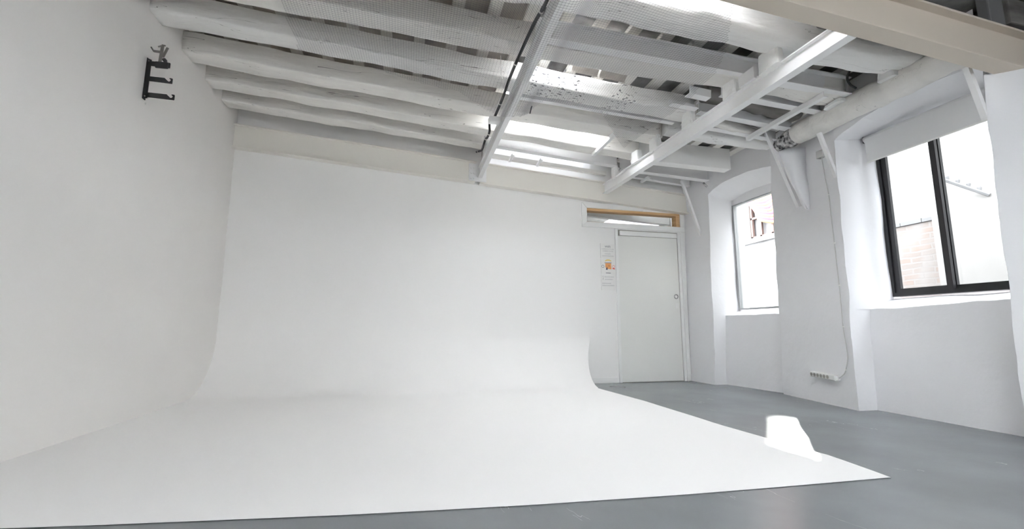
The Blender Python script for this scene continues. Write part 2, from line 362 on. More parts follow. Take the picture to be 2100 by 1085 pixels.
# the wall continues behind the camera with one more window bay, assumed for its light
patch(r, (3.95, -0.3, -0.02), (3.95, -4.1, -0.02), (3.95, -4.1, ZT), (3.95, -0.3, ZT), step=0.2)
patch(r, (3.95, 0.9, -0.02), (3.95, -0.3, -0.02), (3.95, -0.3, 0.95), (3.95, 0.9, 0.95), step=0.2)
patch(r, (3.95, 0.9, 2.4), (3.95, -0.3, 2.4), (3.95, -0.3, ZT), (3.95, 0.9, ZT), step=0.2)
for y in (0.9, -0.3): patch(r, (3.95, y, 0.95), (4.5, y, 0.95), (4.5, y, 2.4), (3.95, y, 2.4), step=0.2)
for z in (0.95, 2.4): patch(r, (3.95, 0.9, z), (4.5, 0.9, z), (4.5, -0.3, z), (3.95, -0.3, z), step=0.2)
# solid masonry behind the plaster faces (outside skin)
for y0, y1 in ((5.21, 6.0), (3.30, 4.37), (0.91, 2.20), (-4.1, -0.31)):
    pass
ob = r.build('wall_right', M['plaster'], kind='structure', smooth=True)
core = MB()
core.box((4.30, 5.215, -0.1), (4.46, 6.0, 3.1)); core.box((4.46, 5.30, -0.1), (4.62, 6.0, 3.1)); core.box((4.26, 3.34, -0.1), (4.62, 4.29, 3.1)); core.box((4.46, 4.28, -0.1), (4.62, 4.40, 3.1))
core.box((4.36, 0.92, -0.1), (4.62, 2.08, 3.1)); core.box((4.20, -4.2, -0.1), (4.62, -0.32, 3.1))
core.box((4.40, 4.28, -0.1), (4.62, 5.31, 0.94)); core.box((4.415, 4.28, 2.40), (4.46, 5.31, 3.1)); core.box((4.46, 4.28, 2.82), (4.62, 5.31, 3.1))
core.box((4.46, 2.08, -0.1), (4.62, 3.34, 0.97)); core.box((4.46, 2.08, 2.52), (4.62, 3.34, 3.1))
core.box((4.30, -0.33, -0.1), (4.62, 0.93, 0.93)); core.box((4.30, -0.33, 2.42), (4.62, 0.93, 3.1))
core.build('wall_outer', M['ext_paint'], kind='structure')

# ------------------------------------------------------------------ windows
# window 1: slim aluminium frame, single fixed pane
w1 = MB(); fx = 4.36
w1.box((fx, 5.165, 0.965), (fx + 0.05, 5.20, 2.40)); w1.box((fx, 4.28, 0.965), (fx + 0.05, 4.315, 2.40))
w1.box((fx, 4.315, 0.965), (fx + 0.05, 5.165, 0.985)); w1.box((fx, 4.315, 2.38), (fx + 0.05, 5.165, 2.40))
W1 = w1.build('window_1', M['alu'], kind='structure')
g = MB(); g.box((fx + 0.02, 4.315, 0.985), (fx + 0.026, 5.165, 2.38)); child(g.build('pane', M['glass']), W1)
# window 2: black sliding window
w2 = MB(); a0, a1, zb0, zt0 = 2.10, 3.285, 1.01, 2.52; fx = 4.42
w2.box((fx, a1 - 0.045, zb0), (fx + 0.10, a1, zt0)); w2.box((fx, a0, zb0), (fx + 0.10, a0 + 0.045, zt0))
w2.box((fx, a0 + .045, zb0), (fx + 0.10, a1 - .045, zb0 + 0.035)); w2.box((fx, a0 + .045, zt0 - .04), (fx + 0.10, a1 - .045, zt0))
W2 = w2.build('window_2', M['black_metal'], kind='structure')
def sash(y0, y1, x):
    s = MB(); st = 0.045
    s.box((x, y0, zb0 + .035), (x + .03, y0 + st, zt0 - .04)); s.box((x, y1 - st, zb0 + .035), (x + .03, y1, zt0 - .04))
    s.box((x, y0 + st, zb0 + .035), (x + .03, y1 - st, zb0 + .07)); s.box((x, y0 + st, zt0 - .08), (x + .03, y1 - st, zt0 - .04))
    o = child(s.build('sash', M['black_metal']), W2)
    q = MB(); q.box((x + .012, y0 + st, zb0 + .07), (x + .018, y1 - st, zt0 - .08)); p = q.build('pane', M['glass']); p.parent = o
sash(2.785, 3.24, fx + 0.015); sash(2.165, 2.83, fx + 0.06)
# window 3, unseen bay behind the camera, added for its light
w3 = MB(); fx = 4.42
for y0, y1 in ((-0.3, -0.25), (0.27, 0.33), (0.85, 0.9)): w3.box((fx, y0, 0.95), (fx + .08, y1, 2.4))
w3.box((fx, -0.3, 0.95), (fx + .08, 0.9, 1.0)); w3.box((fx, -0.3, 2.35), (fx + .08, 0.9, 2.4))
W3 = w3.build('window_3', M['black_metal'], kind='structure')
g = MB(); g.box((fx + .03, -0.25, 1.0), (fx + .036, 0.85, 2.35)); child(g.build('pane', M['glass']), W3)

# roller blind on window 2
rb = empty('roller_blind', (4.30, 2.75, 2.5), 'pale grey roller blind rolled part way down over the black framed window', 'blind')
t = MB(); t.tube([(4.28, 3.245, 2.52), (4.28, 2.11, 2.52)], 0.032, 16); child(t.build('roller_tube', M['blind'], smooth=True), rb)
t = MB(); t.box((4.248, 2.13, 2.285), (4.2505, 3.225, 2.52)); child(t.build('blind_fabric', M['blind']), rb)
t = MB(); t.box((4.243, 2.13, 2.277), (4.255, 3.225, 2.289)); child(t.build('bottom_bar', M['white_plastic']), rb)
t = MB(); t.box((4.262, 3.247, 2.49), (4.33, 3.256, 2.565)); t.box((4.24, 3.25, 2.555), (4.34, 3.256, 2.57)); child(t.build('bracket', M['black_metal']), rb)

# ------------------------------------------------------------------ door, transom, trim, skirting
dr = MB()
dr.box((2.825, D - 0.022, 0), (2.866, D, 2.10)); dr.box((3.80, D - 0.022, 0), (3.905, D, 2.085)); dr.box((2.86, D - .022, 2.085), (3.905, D, 2.10))
dr.box((3.835, D - 0.045, 0), (3.855, D - .022, 2.07))
DR = dr.build('door_1', M['trim'], kind='structure', bevel=0.003)
p = MB(); p.box((2.868, D - 0.012, 0.008), (3.790, D + 0.03, 2.0)); child(p.build('door_panel', M['door'], bevel=0.002), DR)
p = MB(); p.box((2.895, D - 0.03, 2.005), (3.785, D - 0.004, 2.07)); child(p.build('top_rail', M['trim'], bevel=0.002), DR)
p = MB(); p.box((2.84, D - 0.004, 0.0), (3.81, D + 0.06, 2.085)); child(p.build('door_recess', M['socket']), DR)
h = MB(); n = 20
for k in range(n):
    a0_ = PI * 0.62 * 2 * k / n - 0.6; a1_ = PI * 0.62 * 2 * (k + 1) / n - 0.6
h.tube([(3.735 + 0.028 * math.cos(a), D - 0.016, 1.165 + 0.028 * math.sin(a)) for a in [2 * PI * k / 24 for k in range(25)]], 0.006, 6)
child(h.build('door_handle', M['chrome'], smooth=True), DR)
h = MB(); h.box((3.722, D - .014, 1.0), (3.768, D - .011, 1.07)); child(h.build('lock_plate', M['white_plastic']), DR)
# transom
tr = MB(); y0 = D - 0.024
def quad(mb, pts): mb.prism([(x, y0, z) for x, z in pts], (0, 0.024, 0))
quad(tr, [(2.335, 2.10), (2.41, 2.175), (2.41, 2.37), (2.335, 2.445)])
quad(tr, [(2.338, 2.101), (3.92, 2.101), (3.92, 2.173), (2.412, 2.173)])
quad(tr, [(2.338, 2.447), (2.412, 2.372), (3.27, 2.372), (3.27, 2.447)])
quad(tr, [(3.86, 2.175), (3.92, 2.175), (3.92, 2.36), (3.86, 2.36)])
TR = tr.build('window_4', M['trim'], kind='structure', bevel=0.002)
t = MB(); t.box((2.41, D - 0.005, 2.335), (3.86, D + 0.10, 2.372)); t.box((3.80, D - .005, 2.175), (3.86, D + .10, 2.335)); t.box((2.405, D - .002, 2.168), (3.86, D + .1, 2.180)); t.box((2.404, D - .002, 2.18), (2.412, D + .1, 2.335))
child(t.build('pine_lining', M['pine']), TR)
g = MB(); g.box((2.412, D + 0.05, 2.18), (3.80, D + 0.055, 2.335)); child(g.build('pane', M['glass']), TR)
sk = MB(); sk.box((2.40, D - 0.015, 0), (2.825, D, 0.075)); sk.build('baseboard_back', M['trim'], kind='structure', bevel=0.003)
sw = MB(); sw.box((4.0 - 0.11, D - .004, 1.1), (3.90, D, 1.11)); 

# the room beyond the transom
bx = MB(); bx.box((2.0, D + 2.6, 0), (4.6, D + 2.7, 3.3)); bx.box((1.9, D + .12, 0), (2.0, D + 2.7, 3.3)); bx.box((4.5, D + .32, 0), (4.6, D + 2.7, 3.3))
bx.build('wall_beyond', M['smooth_plaster'], kind='structure')
bx = MB(); bx.box((1.9, D + .12, 2.86), (3.9, D + 2.7, 2.95)); bx.box((3.9, D + .12, 2.86), (4.6, D + 1.12, 2.95)); bx.box((1.9, D + .12, -0.1), (4.6, D + 2.7, 0.0)); bx.build('ceiling_beyond', M['smooth_plaster'], kind='structure')
bx = MB(); bx.box((3.88, D + 1.1, 2.90), (4.62, D + 2.7, 2.91)); bx.build('window_12', M['frosted'], kind='structure')  # unseen frosted panel added to light the room beyond
b2 = MB(); b2.profile((2.5, D + 1.6, 2.72), (4.48, D + 1.25, 2.52), [(-.05, 0), (.05, 0), (.05, .14), (-.05, .14)])
b2.build('ceiling_beam', M['smooth_plaster'], label='pale sloping beam seen through the narrow window above the door, nearer of two', cat='beam', group='beams in the room beyond the transom')
b3 = MB(); b3.profile((2.3, D + 2.3, 2.78), (4.48, D + 1.95, 2.49), [(-.03, 0), (.03, 0), (.03, .05), (-.03, .05)])
b3.build('ceiling_beam', M['trim'], label='thin white sloping rail seen through the narrow window above the door', cat='beam', group='beams in the room beyond the transom')
sk2 = MB(); sk2.box((3.62, D + .13, 2.12), (3.70, D + .16, 2.225)); sk2.build('junction_box', M['grey_plastic'], label='small grey box at the lower right corner behind the transom window glass', cat='junction box')

# ------------------------------------------------------------------ cyclorama (white infinity cove)
def cyc():
    mb = MB(); R = 0.60; prof = []
    t = 0.022
    prof.append((D - 0.003, 2.0)); prof.append((D - 0.005, 1.6)); prof.append((D - .008, 1.0))
    n = 40
    for k in range(n + 1):
        a = PI / 2 * k / n
        prof.append((D - 0.012 - R + R * math.cos(a) ** 1.12, t + R - R * math.sin(a) ** 1.12))
    yL = D - R
    rows = []
    NX = 60
    # floor sheet: from the foot of the cove to the front edge, which runs oblique
    FR = [(-2.1, 2.19), (-1.367, 2.098), (-1.05, 2.052), (-0.656, 2.002), (-0.205, 1.945), (0.16, 1.909), (0.549, 1.875), (1.192, 1.837), (1.6, 1.825), (1.918, 1.819), (2.4, 1.812)]
    RT = [(1.80, 2.312), (1.931, 2.312), (2.083, 2.302), (2.497, 2.284), (2.725, 2.276), (2.989, 2.264), (3.171, 2.275), (3.557, 2.283), (3.796, 2.287), (4.079, 2.296), (4.424, 2.280), (5.05, 2.25), (5.2, 2.262)]
    def interp(P, x):
        if x <= P[0][0]: return P[0][1]
        for (a, b), (c, d) in zip(P[:-1], P[1:]):
            if x <= c: return b + (d - b) * (x - a) / (c - a)
        return P[-1][1]
    def front(x): return interp(FR, x)
    def right(y, z):
        base = interp(RT, y) + 0.003 * noise.noise((y * 9, 1, 0))
        if z > t + 0.001: base = 2.262 + 0.15 * min(1, z / 0.56) ** 1.1
        return base
    nf = 40
    cols = []
    xs = [i / NX for i in range(NX + 1)]
    for (y, z) in prof:
        xr = right(y, z)
        rows.append([(-2.01 + (xr + 2.01) * s, y, z) for s in xs])
    for k in range(1, nf + 1):
        q = k / nf; row = []
        for s in xs:
            x = -2.01 + (2.32 + 2.01) * s
            yf = front(x); y = yL + (yf - yL) * q
            xr = right(y, 0)
            row.append((-2.01 + (xr + 2.01) * s, y, t if q < 0.9 else t * (1 - (q - .9) / .1) + 0.003))
        rows.append(row)
    vs = [p for rr in rows for p in rr]; W_ = NX + 1; fs = []
    for i in range(len(rows) - 1):
        for j in range(NX): fs.append((i*W_+j, i*W_+j+1, (i+1)*W_+j+1, (i+1)*W_+j))
    mb.add(vs, fs)
    # right edge thickness down to the floor / back to the wall
    edge = [rr[-1] for rr in rows]; vs = []; fs = []
    for i, e in enumerate(edge):
        vs.append(e)
        vs.append((e[0], min(e[1] + 0.0, D), 0.0) if i >= 3 + n else (e[0] + .0, D, e[2]))
    for i in range(len(edge) - 1): fs.append((2*i, 2*i+1, 2*i+3, 2*i+2))
    mb.add(vs, fs)
    return mb
o = cyc().build('cyclorama', M['cyc'], smooth=True, label='large white curved backdrop sweeping from the back wall down over the grey floor', cat='backdrop')
sol = o.modifiers.new('es', 'EDGE_SPLIT'); sol.split_angle = math.radians(40)

# ------------------------------------------------------------------ roof
def sbox(mb, x0, x1, y0, y1, h0, h1, zb=3.16):      # box that follows the roof slope between heights h0..h1 above the log undersides
    mb.add([(x0,y0,rz(x0,zb)+h0),(x1,y0,rz(x1,zb)+h0),(x1,y1,rz(x1,zb)+h0),(x0,y1,rz(x0,zb)+h0),
            (x0,y0,rz(x0,zb)+h1),(x1,y0,rz(x1,zb)+h1),(x1,y1,rz(x1,zb)+h1),(x0,y1,rz(x0,zb)+h1)],
           [(0,3,2,1),(4,5,6,7),(0,1,5,4),(1,2,6,5),(2,3,7,6),(3,0,4,7)])
SKY = [(1.02, 2.10, 1.95, 2.44), (1.05, 1.90, 3.26, 3.66), (0.98, 2.10, 4.40, 4.84), (0.98, 2.45, 5.48, 5.66),
       (-0.6, 0.7, -2.6, -1.6), (1.4, 2.6, -1.2, -0.2)]  # last two are unseen rooflights added behind the camera for more light
def deck_cells(x0, x1, y0, y1):
    xs = sorted({x0, x1} | {v for s in SKY for v in s[:2] if x0 < v < x1}); ys = sorted({y0, y1} | {v for s in SKY for v in s[2:] if y0 < v < y1})
    for i in range(len(xs) - 1):
        for j in range(len(ys) - 1):
            cx = (xs[i] + xs[i+1]) / 2; cy = (ys[j] + ys[j+1]) / 2
            if not any(s[0] < cx < s[1] and s[2] < cy < s[3] for s in SKY):
                yield xs[i], xs[i+1], ys[j], ys[j+1]
dk = MB()
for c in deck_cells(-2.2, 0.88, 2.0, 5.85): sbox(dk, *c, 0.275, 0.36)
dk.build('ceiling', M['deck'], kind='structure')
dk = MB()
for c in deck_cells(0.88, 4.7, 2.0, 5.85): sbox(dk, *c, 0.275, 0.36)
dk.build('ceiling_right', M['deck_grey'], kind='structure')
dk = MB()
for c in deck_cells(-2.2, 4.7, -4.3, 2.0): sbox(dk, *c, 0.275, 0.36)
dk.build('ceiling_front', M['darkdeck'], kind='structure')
for i, s in enumerate(SKY):
    k = MB(); sbox(k, s[0] - .05, s[1] + .05, s[2] - .05, s[3] + .05, 0.365, 0.375)
    sk_ = k.build('window_%d' % (5 + i), M['frosted'], kind='structure')

# round whitewashed logs
logs = []
def log(name, pts, rad, m, label, group, seed=0, n=24, sq=0.45, wob=0.012, seg=90, rz_=1.0):
    """pts: (x, y_centre, z_bottom) list; superellipse section with wobble"""
    pts = [Vector(p) for p in pts]; ring = []
    tot = sum((pts[i+1] - pts[i]).length for i in range(len(pts) - 1))
    def at(d):
        for i in range(len(pts) - 1):
            l = (pts[i+1] - pts[i]).length
            if d <= l or i == len(pts) - 2: return pts[i].lerp(pts[i+1], min(1, d / l))
            d -= l
    rings = []
    axis = (pts[-1] - pts[0]).normalized(); side = Vector((0, 0, 1)).cross(axis).normalized(); up = axis.cross(side).normalized()
    for k in range(seg + 1):
        c = at(tot * k / seg) + up * rad * rz_
        rr = rad * (1 + 0.10 * noise.noise((k * 0.13 + seed * 5, seed, 0)))
        rg = []
        for j in range(n):
            a = 2 * PI * (j + 0.5) / n; ca, sa = math.cos(a), math.sin(a); e = 1 - sq * 0.9
            px = math.copysign(abs(ca) ** e, ca) * rr; pz = math.copysign(abs(sa) ** e, sa) * rr * rz_
            p = c + side * px + up * pz
            rg.append(p + nz(p, 2.2, wob, seed) + nz((p.x * .35, p.y, p.z), 14, wob * 0.45, seed))
        rings.append(rg)
    c0 = pts[0]
    mb = MB(); mb.loft(rings)
    o = mb.build(name, m, smooth=True, label=label, cat='roof beam', group=group, loc=tuple(c0))
    return o
G = 'whitewashed roof logs running across the ceiling'
def L(x0, x1, yf, w_, name, m, label, seed, zoff=0.0, **k):
    n_ = len(yf); pts = []
    for (x, y) in yf: pts.append((x, y - w_ / 2, rz(x) + zoff))
    return log('roof_log', pts, w_ / 2, m, label, G, seed, **k)
R2 = 0.115
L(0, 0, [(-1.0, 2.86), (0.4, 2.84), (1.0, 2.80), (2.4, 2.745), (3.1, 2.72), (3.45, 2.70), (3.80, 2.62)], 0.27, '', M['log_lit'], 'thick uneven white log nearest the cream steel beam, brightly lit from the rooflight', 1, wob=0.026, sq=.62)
L(0, 0, [(-2.02, 3.50), (-1.43, 3.46), (-0.47, 3.43), (0.76, 3.39), (1.14, 3.35), (2.03, 3.30), (2.6, 3.22), (3.72, 3.14)], 0.21, '', M['log'], 'second white log, cracked, crossing the whole ceiling behind the net', 2, sq=.93, rz_=.95)
L(0, 0, [(-2.02, 3.96), (-0.6, 3.93), (1.0, 3.925), (2.72, 3.88)], 0.215, '', M['log_flaked'], 'white log with black flaked spots to the right of the diagonal girder', 3, sq=.9, rz_=.82)
L(0, 0, [(-2.02, 4.50), (-0.6, 4.50), (0.8, 4.50), (2.72, 4.45)], 0.22, '', M['log'], 'white log running between the spotted log and the slimmer one', 4, sq=.95, rz_=.84)
L(0, 0, [(-2.02, 4.96), (-0.7, 4.95), (0.8, 4.99), (2.72, 4.96)], 0.19, '', M['log'], 'slimmer white log, second from the back wall', 5, sq=.95, rz_=.92)
L(0, 0, [(-2.02, 5.38), (-0.75, 5.38), (0.88, 5.40)], 0.19, '', M['log'], 'white log nearest the back wall, ending at the diagonal girder', 6, sq=.95, rz_=.92)
# pieces in the bay between the right girder and the window wall
L(0, 0, [(2.70, 3.56), (3.2, 3.56), (3.75, 3.58)], 0.17, '', M['old_log'], 'dark unpainted log in the gap beyond the right girder', 7, zoff=0.03, sq=.3, wob=.02)
L(0, 0, [(2.72, 3.80), (3.2, 3.86), (3.75, 3.96)], 0.09, '', M['log'], 'thin crooked white log slanting between the steel joists right of the girder', 8, sq=.4)
L(0, 0, [(2.70, 4.25), (3.3, 4.22), (3.95, 4.12)], 0.17, '', M['log_lit'], 'short white log entering the window wall above the arched window', 9, sq=.6)
# boxed beam by the far wall
bbm = MB(); 
def obox(mb, x0, x1, y0, y1, y0b, y1b, h0, h1):
    mb.add([(x0,y0,rz(x0)+h0),(x1,y0b,rz(x1)+h0),(x1,y1b,rz(x1)+h0),(x0,y1,rz(x0)+h0),(x0,y0,rz(x0)+h1),(x1,y0b,rz(x1)+h1),(x1,y1b,rz(x1)+h1),(x0,y1,rz(x0)+h1)],
       [(0,3,2,1),(4,5,6,7),(0,1,5,4),(1,2,6,5),(2,3,7,6),(3,0,4,7)])
obox(bbm, 2.72, 3.94, 4.84, 4.97, 4.66, 4.79, -0.03, 0.24)
bbm.build('boxed_beam', M['board'], label='smooth white boxed beam with square end above the far window', cat='roof beam', bevel=.006)

# steel joists (I section)
def ipro(w_, h_, t=0.008, tf=0.010):
    a = w_ / 2; b = t / 2
    return [(-a, 0), (a, 0), (a, tf), (b, tf), (b, h_ - tf), (a, h_ - tf), (a, h_), (-a, h_), (-a, h_ - tf), (-b, h_ - tf), (-b, tf), (-a, tf)]
def joist(x0, y0, x1, y1, w_, h_, label, zoff=0.0, m='steel', prof=None, group='white steel joists added between the logs'):
    mb = MB(); mb.profile((x0, y0, rz(x0) + zoff), (x1, y1, rz(x1) + zoff), prof or ipro(w_, h_))
    return mb.build('steel_joist', M[m], label=label, cat='steel joist', group=group, bevel=0.002)
joist(0.92, 3.10, 3.74, 2.94, 0.09, 0.16, 'long white steel joist between the brightly lit thick log and the cracked second log', 0.0)
joist(0.92, 4.01, 2.66, 3.93, 0.055, 0.07, 'slim white steel joist running just behind the spotted log', 0.0)
joist(0.92, 5.23, 2.66, 5.23, 0.09, 0.16, 'grey-shaded white steel joist between the last skylight and the slim log', 0.0)
joist(2.74, 3.30, 3.78, 3.25, 0.08, 0.12, 'white steel joist right of the girder, carrying the upper end of the short angle iron', 0.0)
joist(2.74, 3.63, 3.80, 3.60, 0.08, 0.12, 'white steel joist right of the girder, in front of the dark unpainted log', -0.01)
joist(2.74, 3.90, 3.86, 3.87, 0.07, 0.12, 'white steel joist ending at the charred log end', 0.0)
joist(2.74, 5.30, 4.0, 5.20, 0.10, 0.17, 'broad white steel joist ending in a broken hole in the window wall', 0.0)
joist(2.74, 5.49, 3.92, 5.49, 0.06, 0.11, 'small white joist just above the back beam beside the door corner', 0.0)
ip = MB(); sbox(ip, 0.93, 0.95, 5.33, 5.675, -0.08, 0.27); ip.build('light_block_infill', M['plaster'], kind='structure')  # added panel that stops rooflight leaking along the back beam
led = MB(); sbox(led, 0.93, 2.62, 5.29, 5.50, 0.10, 0.125); led.build('soffit_board', M['batten'], label='white painted board between the grey joist and the last skylight', cat='board')
led = MB(); led.profile((0.92, 5.585, rz(0.92) + 0.0), (2.66, 5.575, rz(2.66)), [(-.03, 0), (.03, 0), (.03, .05), (-.03, .05)])
led.build('timber_ledger', M['log'], label='thin white timber strip between the last skylight and the steel back beam', cat='timber strip')

# back beam along the back wall, foreground beam, two girders
bb = empty('steel_beam', (0.9, 5.6, 2.6), 'deep cream-white steel beam running along the top of the back wall', 'steel beam')
yb = 5.625; zE = 2.792
def E(x): return zE - SL * (x + 2)
for x0, x1 in ((-2.02, 0.84), (0.90, 3.97)):
    mb = MB(); mb.profile((x0, yb, E(x0) - (.004 if x0 > 0 else 0)), (x1, yb, E(x1)), ipro(0.10, 0.285, 0.012, 0.014)); child(mb.build('beam_section', M['cream_steel'], bevel=.003), bb)
mb = MB(); mb.box((0.76, yb - .02, E(.84) + .02), (0.99, yb - .006, E(.84) + .26)); pl = child(mb.build('splice_plate', M['steel'], bevel=.002), bb)
for z in (.06, .13, .20):
    for x in (0.79, 0.825):
        mb = MB(); mb.tube([(x, yb - .035, E(.84) + z), (x, yb - .02, E(.84) + z)], 0.012, 6); q = mb.build('bolt', M['steel']); q.parent = pl

def zF(x): return 2.567 - SL * (x - 2.77)
fb = MB(); fb.profile((-2.02, 2.02, zF(-2.02)), (4.3, 2.02, zF(4.3)), ipro(0.12, 0.285, 0.012, 0.016))
fb.build('steel_beam', M['beige_steel'], label='big cream steel beam crossing the top right corner close to the camera', cat='steel beam', bevel=.003)

g1 = MB(); g1.profile((0.865, 2.08, 2.655), (0.905, 5.60, 2.655), ipro(0.055, 0.14))
g1.build('steel_girder', M['steel'], label='narrow white steel girder under the logs with a black cable clipped along it', cat='steel girder', bevel=.002)
g2 = MB(); g2.profile((2.735, 2.08, 2.567), (2.66, 5.60, 2.567), ipro(0.075, 0.135))
g2.build('steel_girder', M['steel'], label='heavier white steel girder on the right, carrying logs on mortar blocks', cat='steel girder', bevel=.002)

# mortar packers
def packer(x, y, z0, z1, wx, wy, label, tilt=0, group='mortar blocks on the right girder'):
    rings = []
    for k in range(5):
        q = k / 4; z = z0 + (z1 - z0) * q; s = 1 - .12 * q; rg = []
        for j in range(16):
            a = 2 * PI * (j + .5) / 16; ca, sa = math.cos(a), math.sin(a)
            p = Vector((x + tilt * q + math.copysign(abs(ca) ** .4, ca) * wx / 2 * s, y + math.copysign(abs(sa) ** .4, sa) * wy / 2 * s, z))
            rg.append(p + nz(p, 9, 0.010))
        rings.append(rg)
    mb = MB(); mb.loft(rings); return mb.build('mortar_block', M['packer'], smooth=False, label=label, cat='mortar block', group=group)
packer(2.69, 2.68, 2.69, 2.84, 0.085, 0.20, 'mortar block under the thick lit log at the upper end of the right girder')
packer(2.69, 3.11, 2.695, 2.82, 0.09, 0.17, 'mortar block beside the slatted board on the right girder')
packer(2.68, 3.70, 2.69, 2.85, 0.08, 0.17, 'pointed mortar block under the spotted log on the right girder')
packer(2.67, 4.30, 2.69, 2.84, 0.08, 0.17, 'mortar block on the right girder between the two angle ends and the dark gap')
packer(2.67, 4.72, 2.69, 2.83, 0.08, 0.17, 'mortar block on the right girder under the second last log')
packer(2.66, 5.28, 2.69, 2.84, 0.07, 0.12, 'smallest mortar block, at the lower end of the right girder')
packer(3.76, 2.60, 2.71, 2.80, 0.12, 0.14, 'mortar block on the window wall log under the thick log', group='mortar blocks on the window wall log')
packer(3.74, 3.05, 2.71, 2.74, 0.12, 0.19, 'crumbling mortar block on the window wall log behind the steel joist', group='mortar blocks on the window wall log')
mb = MB(); mb.add([(2.66, 2.99, 2.702), (2.66, 2.82, 2.702), (2.66, 2.82, 2.80), (2.66, 2.99, 2.80), (2.685, 2.99, 2.702), (2.685, 2.82, 2.702), (2.685, 2.82, 2.80), (2.685, 2.99, 2.80)],
       [(0,3,2,1),(4,5,6,7),(0,1,5,4),(1,2,6,5),(2,3,7,6),(3,0,4,7)])
mb.build('filler_board', M['steel'], label='flat white board standing on the right girder between two mortar blocks', cat='board')
# angle iron ends, short angle irons
def angle(p0, p1, s, name, label, group=None, flip=1, t=.006):
    mb = MB(); mb.profile(p0, p1, [(0, 0), (flip * s, 0), (flip * s, t), (flip * t, t), (flip * t, s), (0, s)])
    return mb.build(name, M['steel'], label=label, cat='angle iron', group=group)
angle((2.44, 3.335, rz(2.44) - .02), (2.66, 3.335, rz(2.66) - .02), .075, 'angle_iron', 'upper of two short angle iron ends sticking out left of the right girder', flip=-1)
angle((2.38, 3.58, rz(2.38) - .035), (2.66, 3.58, rz(2.66) - .035), .07, 'angle_iron', 'lower of two short angle iron ends sticking out left of the right girder', flip=1)
angle((3.49, 2.95, 2.715), (3.51, 3.90, 2.713), .045, 'angle_iron', 'angle iron hung under the joists between the right girder and the window wall')
angle((2.17, 4.32, 2.815), (2.18, 4.93, 2.812), .04, 'angle_iron', 'short angle iron hanging below the middle skylight')
for i, (x, lab) in enumerate(((1.28, 'leftmost of the small white brackets by the back beam'), (1.66, 'middle small white bracket by the back beam'), (3.2, 'small white bracket right of the girder by the back beam'))):
    angle((x, 5.36, rz(x) - .015), (x + .0, 5.58, rz(x) - .025), .03, 'angle_iron', lab, 'small brackets above the back beam')

# window wall log with its charred end
wl_ = log('wall_log', [(3.85, 2.09, 2.575), (3.845, 2.8, 2.575), (3.845, 3.60, 2.585)], 0.105, M['log'], 'long white log lying along the top of the window wall', None, 11, sq=.15, wob=.015)
wl_['category'] = 'roof beam'
if 'group' in wl_: del wl_['group']
rings = []
for k in range(13):
    q = k / 12; y = 3.585 + 0.27 * q; rr = 0.104 * (1 - 0.6 * q ** 1.6); rg = []
    for j in range(16):
        a = 2 * PI * j / 16; p = Vector((3.84 - .012 * q + rr * math.cos(a), y, 2.685 - .05 * q + rr * math.sin(a))); rg.append(p + nz(p, 16, 0.026 * (0.3 + q)) + nz(p, 40, 0.008))
    rings.append(rg)
mb = MB(); mb.loft(rings); co = mb.build('charred_end', M['charred'], smooth=True, label='rotten blackened log end'); co.parent = wl_; co.matrix_parent_inverse = Matrix.Translation(-wl_.location)
# plaster corbel under the log end
mb = MB(); rings = []
for k in range(11):
    q = k / 10; z = 2.60 - 0.66 * q; e = (1 - q); xb = 4.0 + .02 * q; yr = 3.69 + .01 * q; yl = yr + 0.03 + 0.17 * e; d = 0.19 * e ** 0.8
    rg = [(xb + .05, yl, z), (xb - d * .25, yl, z), (xb - d * .9, yl - .05 * e, z), (xb - d, yr + .09 * e, z), (xb - d * .55, yr + .01, z), (xb + .05, yr, z)]
    rings.append([Vector(p) + nz(p, 9, 0.010) for p in rg])
mb.loft(rings)
mb.build('trim_corbel', M['plaster'], smooth=True, kind='structure')

# diagonal angle braces
def brace(y, top, bot, label, s=0.032):
    mb = MB(); t = .005
    mb.profile((bot[0], y, bot[1]), (top[0], y, top[1]), [(0, 0), (s, 0), (s, t), (t, t), (t, s), (0, s)], up=(1, 0, 0.4))
    return mb.build('wall_brace', M['steel'], label=label, cat='brace', group='diagonal braces on the window wall')
brace(3.81, (3.684, 2.806), (4.03, 1.992), 'longest white diagonal steel brace, between the arched window and the power cable', 0.038)
brace(5.36, (3.705, 2.767), (3.99, 1.914), 'white diagonal steel brace next to the door')
brace(3.30, (3.803, 2.571), (3.957, 2.14), 'short white diagonal steel brace at the left edge of the black window')
brace(2.13, (3.814, 2.55), (3.93, 2.17), 'white diagonal steel brace half hidden under the cream beam', 0.035)

